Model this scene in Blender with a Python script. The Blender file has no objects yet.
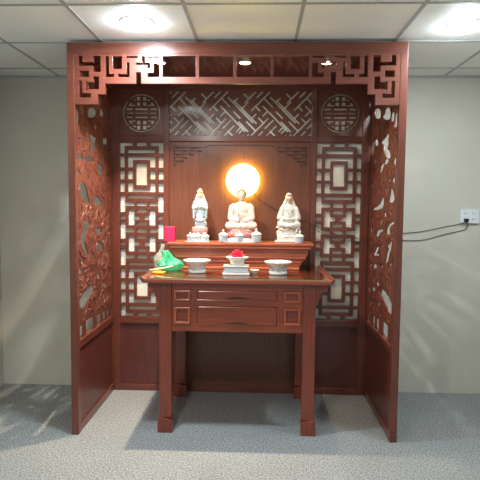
import bpy, bmesh, math, random
from mathutils import Vector, Matrix, noise
random.seed(7)
S = bpy.context.scene
COL = S.collection
PI = math.pi

# ------------------------------------------------------------------ materials
def new_mat(name):
    m = bpy.data.materials.new(name); m.use_nodes = True
    nt = m.node_tree; b = nt.nodes['Principled BSDF']
    return m, nt, b
def setp(b, **k):
    for n, v in k.items():
        b.inputs[n.replace('_', ' ')].default_value = v
def rgb(r, g, b): # sRGB 0-255 to linear
    f = lambda c: (c/255/12.92) if c/255 <= .04045 else ((c/255+.055)/1.055)**2.4
    return (f(r), f(g), f(b), 1)
def plain(name, col, rough=.5, spec=.5, metal=0., coat=0., noise_amt=0., nscale=20, bump=0.):
    m, nt, b = new_mat(name)
    setp(b, Base_Color=col, Roughness=rough, Metallic=metal)
    b.inputs['Specular IOR Level'].default_value = spec
    b.inputs['Coat Weight'].default_value = coat
    b.inputs['Coat Roughness'].default_value = .12
    if noise_amt or bump:
        tc = nt.nodes.new('ShaderNodeTexCoord'); n = nt.nodes.new('ShaderNodeTexNoise')
        n.inputs['Scale'].default_value = nscale; n.inputs['Detail'].default_value = 5
        nt.links.new(tc.outputs['Object'], n.inputs['Vector'])
        if noise_amt:
            r = nt.nodes.new('ShaderNodeValToRGB')
            r.color_ramp.elements[0].position = .3; r.color_ramp.elements[1].position = .7
            r.color_ramp.elements[0].color = tuple(c*(1-noise_amt) for c in col[:3])+(1,)
            r.color_ramp.elements[1].color = tuple(min(1, c*(1+noise_amt)) for c in col[:3])+(1,)
            nt.links.new(n.outputs['Fac'], r.inputs['Fac']); nt.links.new(r.outputs['Color'], b.inputs['Base Color'])
        if bump:
            bp = nt.nodes.new('ShaderNodeBump'); bp.inputs['Strength'].default_value = bump; bp.inputs['Distance'].default_value = .003
            nt.links.new(n.outputs['Fac'], bp.inputs['Height']); nt.links.new(bp.outputs['Normal'], b.inputs['Normal'])
    return m
def wood(name, c1, c2, axis='Z', rough=.34, coat=.35):
    m, nt, b = new_mat(name)
    tc = nt.nodes.new('ShaderNodeTexCoord'); mp = nt.nodes.new('ShaderNodeMapping')
    sc = {'Z': (38, 38, 2.2), 'X': (2.2, 38, 38), 'Y': (38, 2.2, 38)}[axis]
    mp.inputs['Scale'].default_value = sc
    n = nt.nodes.new('ShaderNodeTexNoise'); n.inputs['Scale'].default_value = 1.6; n.inputs['Detail'].default_value = 6
    n.inputs['Distortion'].default_value = .6
    r = nt.nodes.new('ShaderNodeValToRGB')
    r.color_ramp.elements[0].position = .32; r.color_ramp.elements[1].position = .72
    r.color_ramp.elements[0].color = c1; r.color_ramp.elements[1].color = c2
    nt.links.new(tc.outputs['Object'], mp.inputs['Vector']); nt.links.new(mp.outputs['Vector'], n.inputs['Vector'])
    nt.links.new(n.outputs['Fac'], r.inputs['Fac']); nt.links.new(r.outputs['Color'], b.inputs['Base Color'])
    setp(b, Roughness=rough)
    b.inputs['Coat Weight'].default_value = coat; b.inputs['Coat Roughness'].default_value = .15
    bp = nt.nodes.new('ShaderNodeBump'); bp.inputs['Strength'].default_value = .12; bp.inputs['Distance'].default_value = .001
    nt.links.new(n.outputs['Fac'], bp.inputs['Height']); nt.links.new(bp.outputs['Normal'], b.inputs['Normal'])
    return m
def emis(name, col, st):
    m, nt, b = new_mat(name)
    setp(b, Base_Color=(.8, .8, .8, 1)); b.inputs['Emission Color'].default_value = col; b.inputs['Emission Strength'].default_value = st
    return m
W1, W2 = rgb(90, 45, 34), rgb(114, 58, 43)
M = {}
M['wz'] = wood('lacquered_wood_upright', W1, W2, 'Z')
M['wx'] = wood('lacquered_wood_across', W1, W2, 'X')
M['wy'] = wood('lacquered_wood_deep', W1, W2, 'Y')
M['carve'] = wood('carved_wood', rgb(92, 45, 34), rgb(112, 56, 41), 'Z', rough=.5, coat=.08)
M['back'] = wood('back_panel_wood', rgb(96, 53, 36), rgb(116, 67, 46), 'Z', rough=.42, coat=.2)
M['low'] = wood('lower_panel_wood', rgb(81, 38, 32), rgb(99, 48, 40), 'Z', rough=.4, coat=.2)
M['tx'] = wood('table_wood_across', rgb(120, 54, 34), rgb(150, 70, 44), 'X', rough=.3, coat=.45)
M['tz'] = wood('table_wood_upright', rgb(108, 48, 33), rgb(136, 61, 41), 'Z', rough=.32, coat=.35)
M['tl'] = wood('table_moulding_wood', rgb(150, 72, 46), rgb(178, 92, 60), 'X', rough=.3, coat=.45)
M['riser'] = wood('riser_wood_lit', rgb(138, 68, 44), rgb(170, 88, 58), 'X', rough=.34, coat=.3)  # lighter than the table: front light on the riser put into its colour
M['riserl'] = wood('riser_moulding_wood_lit', rgb(160, 84, 54), rgb(188, 104, 70), 'X', rough=.34, coat=.3)  # riser mouldings, lightened along with the front-lit riser colour
M['groove'] = plain('dark_groove', rgb(58, 26, 20), .6)
M['backing'] = plain('cream_backing', rgb(226, 224, 210), .6)
M['porc'] = plain('white_porcelain', rgb(208, 208, 203), .22, coat=.5)
M['porcblue'] = plain('blue_patterned_porcelain', rgb(176, 188, 198), .22, coat=.5, noise_amt=.16, nscale=90)
M['porcpink'] = plain('pink_porcelain', rgb(200, 146, 142), .28, coat=.4, noise_amt=.1, nscale=60)
M['robe_pink'] = plain('blush_robe_porcelain', rgb(220, 196, 186), .3, coat=.3)
M['robe_blue'] = plain('pale_blue_robe_porcelain', rgb(176, 194, 200), .28, coat=.4, noise_amt=.12, nscale=40)
M['sash'] = plain('slate_blue_sash', rgb(110, 128, 150), .35)
M['gold'] = plain('gold_glaze', rgb(212, 184, 146), .4)
M['skin'] = plain('statue_skin_glaze', rgb(212, 180, 158), .3, coat=.3)
M['hair'] = plain('statue_hair_glaze', rgb(170, 136, 96), .45)
M['blackhair'] = plain('dark_hair_glaze', rgb(120, 104, 96), .45)
M['black'] = plain('black_plastic', rgb(22, 22, 24), .4)
M['cable'] = plain('dark_cable_rubber', rgb(52, 44, 40), .5)
M['plate'] = plain('white_plastic_plate', rgb(226, 232, 236), .35)
M['socket'] = plain('socket_slot', rgb(60, 62, 66), .5)
M['pink'] = plain('hot_pink_paper', rgb(214, 34, 84), .45, noise_amt=.15, nscale=60)
M['orange'] = plain('orange_paper', rgb(232, 156, 40), .5, noise_amt=.15, nscale=50)
M['stick'] = plain('cream_wood_stick', rgb(226, 216, 170), .6)
M['flower'] = plain('crimson_petal', rgb(226, 40, 76), .5, noise_amt=.2, nscale=80)
M['metal'] = plain('painted_grid_metal', rgb(165, 168, 166), .5)
M['trimw'] = plain('white_lamp_trim', rgb(238, 238, 238), .4)

def wallmat(name, c, amt=.05):
    return plain(name, c, .85, spec=.2, noise_amt=amt, nscale=1.6, bump=.05)
M['wall'] = wallmat('grey_beige_paint', rgb(206, 203, 191))
def ceilmat():
    m, nt, b = new_mat('speckled_ceiling_board')
    tc = nt.nodes.new('ShaderNodeTexCoord'); n = nt.nodes.new('ShaderNodeTexNoise')
    n.inputs['Scale'].default_value = 120; n.inputs['Detail'].default_value = 3
    r = nt.nodes.new('ShaderNodeValToRGB'); r.color_ramp.elements[0].position = .35; r.color_ramp.elements[1].position = .6
    r.color_ramp.elements[0].color = rgb(232, 235, 233); r.color_ramp.elements[1].color = rgb(243, 245, 242)
    nt.links.new(tc.outputs['Object'], n.inputs['Vector']); nt.links.new(n.outputs['Fac'], r.inputs['Fac'])
    nt.links.new(r.outputs['Color'], b.inputs['Base Color']); setp(b, Roughness=.55)
    return m
M['ceil'] = ceilmat()
def floormat():
    m, nt, b = new_mat('speckled_grey_granite')
    tc = nt.nodes.new('ShaderNodeTexCoord')
    def nz(scale, p0, p1, c0, c1, kind='ShaderNodeTexNoise'):
        n = nt.nodes.new(kind); n.inputs['Scale'].default_value = scale
        if kind == 'ShaderNodeTexNoise': n.inputs['Detail'].default_value = 3
        nt.links.new(tc.outputs['Object'], n.inputs['Vector'])
        r = nt.nodes.new('ShaderNodeValToRGB'); r.color_ramp.elements[0].position = p0; r.color_ramp.elements[1].position = p1
        r.color_ramp.elements[0].color = c0; r.color_ramp.elements[1].color = c1
        nt.links.new(n.outputs['Fac' if kind == 'ShaderNodeTexNoise' else 'Distance'], r.inputs['Fac'])
        return r.outputs['Color']
    a = nz(95, .40, .58, rgb(62, 72, 82), rgb(176, 180, 180))
    c = nz(200, .44, .57, rgb(48, 58, 68), rgb(192, 196, 196))
    d = nz(2.2, .3, .7, (.90, .90, .90, 1), (1.04, 1.04, 1.04, 1))
    mx = nt.nodes.new('ShaderNodeMixRGB'); mx.inputs[0].default_value = .5
    nt.links.new(a, mx.inputs[1]); nt.links.new(c, mx.inputs[2])
    mu = nt.nodes.new('ShaderNodeMixRGB'); mu.blend_type = 'MULTIPLY'; mu.inputs[0].default_value = 1
    nt.links.new(mx.outputs[0], mu.inputs[1]); nt.links.new(d, mu.inputs[2])
    nt.links.new(mu.outputs[0], b.inputs['Base Color']); setp(b, Roughness=.42)
    b.inputs['Specular IOR Level'].default_value = .4
    return m
M['floor'] = floormat()
def thinglass():
    m = bpy.data.materials.new('greenish_table_glass'); m.use_nodes = True
    nt = m.node_tree; nt.nodes.clear()
    o = nt.nodes.new('ShaderNodeOutputMaterial'); mx = nt.nodes.new('ShaderNodeMixShader')
    t = nt.nodes.new('ShaderNodeBsdfTransparent'); t.inputs['Color'].default_value = (.90, .96, .90, 1)
    g = nt.nodes.new('ShaderNodeBsdfGlossy'); g.inputs['Roughness'].default_value = .04
    f = nt.nodes.new('ShaderNodeFresnel'); f.inputs['IOR'].default_value = 1.55
    nt.links.new(f.outputs[0], mx.inputs[0]); nt.links.new(t.outputs[0], mx.inputs[1]); nt.links.new(g.outputs[0], mx.inputs[2])
    nt.links.new(mx.outputs[0], o.inputs['Surface'])
    return m
M['glass'] = thinglass()
M['glassedge'] = plain('green_glass_edge', rgb(132, 138, 96), .15)
def bagmat(name, c1, c2, tr):
    m, nt, b = new_mat(name)
    tc = nt.nodes.new('ShaderNodeTexCoord'); n = nt.nodes.new('ShaderNodeTexNoise'); n.inputs['Scale'].default_value = 14; n.inputs['Detail'].default_value = 4
    r = nt.nodes.new('ShaderNodeValToRGB'); r.color_ramp.elements[0].position = .36; r.color_ramp.elements[1].position = .66
    r.color_ramp.elements[0].color = c1; r.color_ramp.elements[1].color = c2
    nt.links.new(tc.outputs['Object'], n.inputs['Vector']); nt.links.new(n.outputs['Fac'], r.inputs['Fac'])
    nt.links.new(r.outputs['Color'], b.inputs['Base Color']); setp(b, Roughness=.22)
    tp = nt.nodes.new('ShaderNodeBsdfTransparent'); tl = nt.nodes.new('ShaderNodeBsdfTranslucent')
    nt.links.new(r.outputs['Color'], tl.inputs['Color'])
    m1 = nt.nodes.new('ShaderNodeMixShader'); m1.inputs[0].default_value = .45
    m2 = nt.nodes.new('ShaderNodeMixShader'); m2.inputs[0].default_value = tr
    nt.links.new(b.outputs[0], m1.inputs[1]); nt.links.new(tl.outputs[0], m1.inputs[2])
    nt.links.new(m1.outputs[0], m2.inputs[1]); nt.links.new(tp.outputs[0], m2.inputs[2])
    nt.links.new(m2.outputs[0], nt.nodes['Material Output'].inputs['Surface'])
    return m
M['greenbag'] = bagmat('green_plastic_film', rgb(20, 160, 110), rgb(120, 222, 180), .18)
M['clearbag'] = bagmat('cloudy_plastic_film', rgb(196, 206, 196), rgb(236, 240, 232), .5)

# ------------------------------------------------------------------ mesh helpers
class MB:
    def __init__(s): s.v = []; s.f = []
    def add(s, vs, fs):
        o = len(s.v); s.v += [tuple(v) for v in vs]; s.f += [tuple(i+o for i in f) for f in fs]; return s
    def box(s, x0, x1, y0, y1, z0, z1):
        vs = [(x, y, z) for x in (x0, x1) for y in (y0, y1) for z in (z0, z1)]
        return s.add(vs, [(0, 1, 3, 2), (4, 6, 7, 5), (0, 4, 5, 1), (2, 3, 7, 6), (0, 2, 6, 4), (1, 5, 7, 3)])
    def lathe(s, prof, c=(0, 0, 0), n=32, wave=0, amp=0, sx=1, sy=1):
        vs = []; fs = []
        for k, (r, z) in enumerate(prof):
            w = amp[k] if isinstance(amp, (list, tuple)) else amp
            for i in range(n):
                a = 2*PI*i/n; rr = r*(1+w*math.cos(wave*a))
                vs.append((c[0]+rr*math.cos(a)*sx, c[1]+rr*math.sin(a)*sy, c[2]+z))
        for k in range(len(prof)-1):
            for i in range(n):
                j = (i+1) % n; fs.append((k*n+i, k*n+j, (k+1)*n+j, (k+1)*n+i))
        fs.append(tuple(range(n))[::-1]); fs.append(tuple((len(prof)-1)*n+i for i in range(n)))
        return s.add(vs, fs)
    def tube(s, pts, rad, n=8, close=True):
        pts = [Vector(p) for p in pts]; vs = []; fs = []
        up = Vector((.13, .31, .94)).normalized()
        for i, p in enumerate(pts):
            d = (pts[min(i+1, len(pts)-1)]-pts[max(i-1, 0)]).normalized()
            a = d.cross(up)
            if a.length < .05: a = d.cross(Vector((1, .2, 0)))
            a.normalize(); b = d.cross(a)
            r = rad[i] if isinstance(rad, (list, tuple)) else rad
            for k in range(n):
                t = 2*PI*k/n; vs.append(p+a*(r*math.cos(t))+b*(r*math.sin(t)))
        for i in range(len(pts)-1):
            for k in range(n):
                j = (k+1) % n; fs.append((i*n+k, i*n+j, (i+1)*n+j, (i+1)*n+k))
        fs.append(tuple(range(n))[::-1]); fs.append(tuple((len(pts)-1)*n+k for k in range(n)))
        return s.add(vs, fs)
    def ell(s, c, r, rot=None, nu=14, nv=9):
        vs = [(0, 0, -1)]; fs = []
        for j in range(1, nv):
            t = -PI/2+PI*j/nv
            for i in range(nu):
                a = 2*PI*i/nu; vs.append((math.cos(t)*math.cos(a), math.cos(t)*math.sin(a), math.sin(t)))
        vs.append((0, 0, 1)); L = len(vs)-1
        for i in range(nu):
            j = (i+1) % nu; fs.append((0, 1+j, 1+i)); fs.append((L, 1+(nv-2)*nu+i, 1+(nv-2)*nu+j))
        for k in range(nv-2):
            for i in range(nu):
                j = (i+1) % nu; fs.append((1+k*nu+i, 1+k*nu+j, 1+(k+1)*nu+j, 1+(k+1)*nu+i))
        out = []
        for v in vs:
            w = Vector((v[0]*r[0], v[1]*r[1], v[2]*r[2]))
            if rot: w = rot @ w
            out.append(w+Vector(c))
        return s.add(out, fs)
    def prism(s, poly, a0, a1, plane='xz'):   # polygon extruded along the third axis
        n = len(poly)
        mp = {'xz': lambda p, t: (p[0], t, p[1]), 'yz': lambda p, t: (t, p[0], p[1]), 'xy': lambda p, t: (p[0], p[1], t)}[plane]
        vs = [mp(p, a0) for p in poly]+[mp(p, a1) for p in poly]
        fs = [tuple(range(n))[::-1], tuple(range(n, 2*n))]+[(i, (i+1) % n, n+(i+1) % n, n+i) for i in range(n)]
        return s.add(vs, fs)
    def fret(s, adds, subs, t0, t1, plane='xz'):     # union of rectangles minus holes, clean prism mesh
        xs = sorted({round(q, 5) for r in adds+subs for q in r[:2]}); zs = sorted({round(q, 5) for r in adds+subs for q in r[2:]})
        occ = {}
        def inside(x, z, R): return any(a-1e-6 < x < b+1e-6 and c-1e-6 < z < d+1e-6 for a, b, c, d in R)
        for i in range(len(xs)-1):
            for j in range(len(zs)-1):
                x = (xs[i]+xs[i+1])/2; z = (zs[j]+zs[j+1])/2
                if inside(x, z, adds) and not inside(x, z, subs): occ[i, j] = 1
        P = (lambda x, z, t: (x, t, z)) if plane == 'xz' else (lambda x, z, t: (t, x, z))
        idx = {}
        def V(i, j, k):
            key = (i, j, k)
            if key not in idx: idx[key] = len(s.v); s.v.append(P(xs[i], zs[j], (t0, t1)[k]))
            return idx[key]
        for (i, j) in occ:
            s.f.append((V(i, j, 0), V(i+1, j, 0), V(i+1, j+1, 0), V(i, j+1, 0)))
            s.f.append((V(i, j, 1), V(i, j+1, 1), V(i+1, j+1, 1), V(i+1, j, 1)))
            for di, dj, a, b in ((-1, 0, (i, j), (i, j+1)), (1, 0, (i+1, j+1), (i+1, j)), (0, -1, (i+1, j), (i, j)), (0, 1, (i, j+1), (i+1, j+1))):
                if (i+di, j+dj) not in occ: s.f.append((V(*a, 0), V(*b, 0), V(*b, 1), V(*a, 1)))
        return s
    def build(s, name, mat, parent=None, smooth=False, bevel=0, loc=None, fix=True):
        me = bpy.data.meshes.new(name); me.from_pydata(s.v, [], s.f); me.validate()
        return link_mesh(name, me, mat, parent, smooth, bevel, loc, fix)
def link_mesh(name, me, mat, parent=None, smooth=False, bevel=0, loc=None, fix=True):
    if fix:
        bm = bmesh.new(); bm.from_mesh(me); bmesh.ops.recalc_face_normals(bm, faces=bm.faces); bm.to_mesh(me); bm.free()
    if loc:                                    # origin at loc, geometry given in world coordinates
        me.transform(Matrix.Translation(-Vector(loc)))
    for m in (mat if isinstance(mat, (list, tuple)) else [mat]): me.materials.append(m)
    o = bpy.data.objects.new(name, me); COL.objects.link(o)
    if loc: o.location = loc
    if parent is not None:
        o.parent = parent; o.location = Vector(loc or (0, 0, 0))-parent_world(parent)
    if smooth:
        for p in me.polygons: p.use_smooth = True
    if bevel:
        b = o.modifiers.new('bevel', 'BEVEL'); b.width = bevel; b.segments = 2; b.limit_method = 'ANGLE'; b.angle_limit = math.radians(50)
    return o
def parent_world(o):
    v = Vector((0, 0, 0))
    while o is not None: v += o.location; o = o.parent
    return v
def thing(name, label, cat, loc=(0, 0, 0), group=None):
    o = bpy.data.objects.new(name, None); COL.objects.link(o); o.location = loc
    return tag(o, label, cat, group)
def tag(o, label=None, cat=None, group=None, kind=None):
    if label: o['label'] = label
    if cat: o['category'] = cat
    if group: o['group'] = group
    if kind: o['kind'] = kind
    return o
def cut2d(outer, holes, thick):                # flat panel with holes of any shape (Blender fills the outlines)
    cu = bpy.data.curves.new('tmp', 'CURVE'); cu.dimensions = '2D'; cu.fill_mode = 'BOTH'; cu.extrude = thick/2
    for pl in [outer]+holes:
        sp = cu.splines.new('POLY'); sp.points.add(len(pl)-1); sp.use_cyclic_u = True
        for q, pt in zip(pl, sp.points): pt.co = (q[0], q[1], 0, 1)
    o = bpy.data.objects.new('tmp', cu); COL.objects.link(o)
    dg = bpy.context.evaluated_depsgraph_get()
    me = bpy.data.meshes.new_from_object(o.evaluated_get(dg))
    bpy.data.objects.remove(o); bpy.data.curves.remove(cu)
    me.materials.clear()
    bm = bmesh.new(); bm.from_mesh(me); bmesh.ops.remove_doubles(bm, verts=bm.verts, dist=1e-5); bm.to_mesh(me); bm.free()
    return me
def remap(me, fn):
    for v in me.vertices: v.co = fn(v.co.copy())
    return me
def remeshed(mb, voxel, smooth_it=3):          # melt overlapping shapes into one continuous skin
    me = bpy.data.meshes.new('tmp'); me.from_pydata(mb.v, [], mb.f)
    bm = bmesh.new(); bm.from_mesh(me); bmesh.ops.recalc_face_normals(bm, faces=bm.faces); bm.to_mesh(me); bm.free()
    o = bpy.data.objects.new('tmp', me); COL.objects.link(o)
    r = o.modifiers.new('r', 'REMESH'); r.mode = 'VOXEL'; r.voxel_size = voxel
    s = o.modifiers.new('s', 'SMOOTH'); s.iterations = smooth_it; s.factor = .5
    dg = bpy.context.evaluated_depsgraph_get()
    out = bpy.data.meshes.new_from_object(o.evaluated_get(dg))
    bpy.data.objects.remove(o)
    return out
def smooth_poly(pl, k=3):                      # Chaikin corner cutting
    for _ in range(k-1):
        q = []
        for i in range(len(pl)):
            a = pl[i]; b = pl[(i+1) % len(pl)]
            q += [(a[0]*.75+b[0]*.25, a[1]*.75+b[1]*.25), (a[0]*.25+b[0]*.75, a[1]*.25+b[1]*.75)]
        pl = q
    return pl

WORLD = .38
LP_L, LP_R, LP_B, LP_B2 = 20, 7.5, 26, 5
IP_L, IP_C, IP_R, IP_S = 13.5, 2.5, 2.5, 92
HALO_F, HALO_E = .85, 22.0

# ------------------------------------------------------------------ camera
cam = bpy.data.cameras.new('camera'); co = bpy.data.objects.new('camera', cam); COL.objects.link(co)
r_ = Vector((.9993, .0371, .0087)); u_ = Vector((-.0112, .068, .9976)); f_ = Vector((-.0364, .997, -.0684))
co.matrix_world = Matrix(((r_.x, u_.x, -f_.x, .1529), (r_.y, u_.y, -f_.y, -3.1638), (r_.z, u_.z, -f_.z, 1.4892), (0, 0, 0, 1)))
cam.sensor_width = 36; cam.lens = 36*510.87/480; cam.clip_start = .05
S.camera = co
S.view_settings.view_transform = 'Standard'; S.view_settings.look = 'None'; S.view_settings.gamma = 1
S.view_settings.use_curve_mapping = False
S.view_settings.exposure = 0.4
w = bpy.data.worlds.new('world'); S.world = w; w.use_nodes = True
w.node_tree.nodes['Background'].inputs[0].default_value = (.86, .95, 1, 1)
w.node_tree.nodes['Background'].inputs[1].default_value = WORLD
# ------------------------------------------------------------------ the room
HC = 2.492; WX = 1.938; WY = .895; YF = -4.6
def struct(name, mb, mat, **k): return tag(mb.build(name, mat, **k), kind='structure')
struct('floor', MB().box(-WX-.1, WX+.1, YF, WY+.1, -.1, 0), M['floor'])
struct('ceiling', MB().box(-WX-.1, WX+.1, YF, WY+.1, HC, HC+.1), M['ceil'])
struct('wall_back', MB().box(-WX-.1, WX+.1, WY, WY+.1, 0, HC), M['wall'])
struct('wall_left', MB().box(-WX-.1, -WX, YF, WY, 0, HC), M['wall'])
struct('wall_right', MB().box(WX, WX+.1, YF, WY, 0, HC), M['wall'])
mb = MB()
gx = [-1.436+.6*k for k in range(6)]; gy = [.6583-.6*k for k in range(9)]
g = .010
mb.fret([(a-g, a+g, YF, WY) for a in gx]+[(-WX, WX, a-g, a+g) for a in gy], [], HC-.003, HC+.001, 'xz')
for i, v in enumerate(mb.v): mb.v[i] = (v[0], v[2], v[1])
struct('trim_1', mb, M['metal'])
mb = MB().box(-WX, WX, WY-.018, WY, HC-.012, HC).box(-WX, -WX+.018, YF, WY, HC-.012, HC).box(WX-.018, WX, YF, WY, HC-.012, HC)
struct('trim_2', mb, M['metal'])

# ------------------------------------------------------------------ downlights
LIGHTS = []
def lamp(name, loc, size, power, col, spread=180):
    L = bpy.data.lights.new(name, 'AREA'); L.shape = 'DISK'; L.size = size; L.energy = power; L.color = col; L.spread = math.radians(spread)
    o = bpy.data.objects.new(name, L); COL.objects.link(o); o.location = loc
    return o
def downlight(x, y, z, r, power, col, label, group, name='ceiling_downlight', estr=110, spread=180, dome=.032):
    t = thing(name, label, 'light', (x, y, z), group)
    MB().lathe([(r-.002, 0), (r+.009, 0), (r+.008, -.002), (r+.002, -.004), (r-.002, -.003), (r-.002, -.001)], (x, y, z), 40).build('trim_ring', M['trimw'], t, smooth=False, loc=(x, y, z))
    MB().lathe([(.0005, -.004-dome), (r*.5, -.004-dome*.92), (r*.8, -.004-dome*.6), (r-.002, -.006), (r-.003, -.003), (.0005, -.003)], (x, y, z), 40).build('diffuser', emis(name+'_glow', col+(1,), estr), t, loc=(x, y, z))
    l = lamp('downlight_beam', (0, 0, -.008-dome), r*(1.8 if r > .05 else 1.1), power, col, spread); l.parent = t
    return t
COOL = (.84, .95, 1.0); WARM = (1.0, .77, .53); NEUT = (1, .93, .85)
CG = 'cool downlights set in the board ceiling'
downlight(-.531, -.293, HC-.003, .085, LP_L, COOL, 'bright round ceiling downlight above the left end of the alcove front', CG)
downlight(1.278, -.224, HC-.003, .085, LP_R, COOL, 'bright round ceiling downlight near the right wall', CG)
for x, y, pw, cl in ((-.531, -2.2, LP_B, (1, .93, .84)), (1.278, -2.2, LP_B2, COOL)):
    lamp('room_fill', (x, y, HC-.02), .16, pw, cl)  # unseen fill lamps added behind the camera, the left one warmed for the left wall
IG = 'small warm lamps in the alcove roof'
for (x, pw, lb) in ((-.52, IP_L, 'small warm lamp in the alcove roof, nearest the left side'), (.05, IP_C, 'small warm lamp in the middle of the alcove roof'), (.59, IP_R, 'small warm lamp in the alcove roof, nearest the right side')):
    downlight(x, .30, 2.434, .035, pw, WARM, lb, IG, 'roof_lamp', 8, IP_S, .002)

# ------------------------------------------------------------------ the carved altar alcove
A = thing('altar_alcove', 'tall reddish brown wooden altar alcove with fretwork front and carved openwork sides', 'alcove', (0, .43, 0))
HW = 1.038; HI = .992; D = .855; HT = 2.475
for s in (-1, 1):
    x0, x1 = sorted((s*HI, s*HW))
    MB().box(x0, x1, 0, .045, 0, HT-.07).build('post', M['wz'], A, bevel=.003)
    MB().box(x0, x1, D-.045, D, 0, HT-.07).build('post', M['wz'], A, bevel=.003)
MB().box(-HW, HW, 0, .05, HT-.072, HT).build('cornice', M['wx'], A, bevel=.004)
# fretwork frieze
FRM = 2.397
fr_add = [(-HI, HI, 2.2265, 2.405), (-HI, -.802, 2.163, 2.30), (-HI, -.849, 2.101, 2.30), (.802, HI, 2.163, 2.30), (.849, HI, 2.101, 2.30)]
fr_left = [(-.967,-.940,2.335,2.395),(-.967,-.875,2.334,2.357),(-.875,-.828,2.297,2.394),(-.960,-.901,2.266,2.304),(-.875,-.839,2.193,2.270),(-.909,-.839,2.193,2.236),(-.963,-.943,2.142,2.242),(-.963,-.890,2.142,2.169),(-.919,-.910,2.187,2.242),(-.800,-.776,2.266,2.392),(-.800,-.745,2.266,2.285),(-.754,-.695,2.314,2.392),(-.720,-.649,2.266,2.285),(-.669,-.649,2.266,2.353),(-.669,-.599,2.380,2.392),(-.611,-.525,2.338,2.353),(-.572,-.553,2.338,2.391),(-.538,-.465,2.379,2.391),(-.539,-.522,2.320,2.353),(-.501,-.465,2.266,2.349),(-.538,-.465,2.266,2.292)]
fr_sub = list(fr_left)+[(-b, -a, c, d) for a, b, c, d in fr_left]
fr_sub += [(-.609, -.578, 2.22, 2.296), (.578, .609, 2.22, 2.296)]
for a, b in ((-.446, -.241), (-.222, -.012), (.008, .214), (.232, .446)): fr_sub.append((a, b, 2.266, 2.392))
MB().fret(fr_add, fr_sub, .002, .03).build('fretwork_frieze', M['wx'], A, bevel=.0018)
# roof with narrow boards
mb = MB(); y = .05
while y < .83:
    mb.box(-HI, HI, y, min(y+.056, .85), 2.438, 2.462); y += .062
mb.box(-HI, HI, .05, .85, 2.446, 2.47)
M['roof'] = wood('roof_board_wood', rgb(84, 38, 32), rgb(106, 48, 40), 'X', rough=.16, coat=.8)
mb.build('roof_boards', M['roof'], A)
for s in (-1, 1):
    x0, x1 = sorted((s*HI, s*HW))
    MB().box(x0, x1, .045, D-.045, 2.385, HT-.006).build('roof_rail', M['wy'], A)
MB().box(-HI, HI, D-.045, D, 2.37, HT-.006).build('roof_rail', M['wx'], A)

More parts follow.
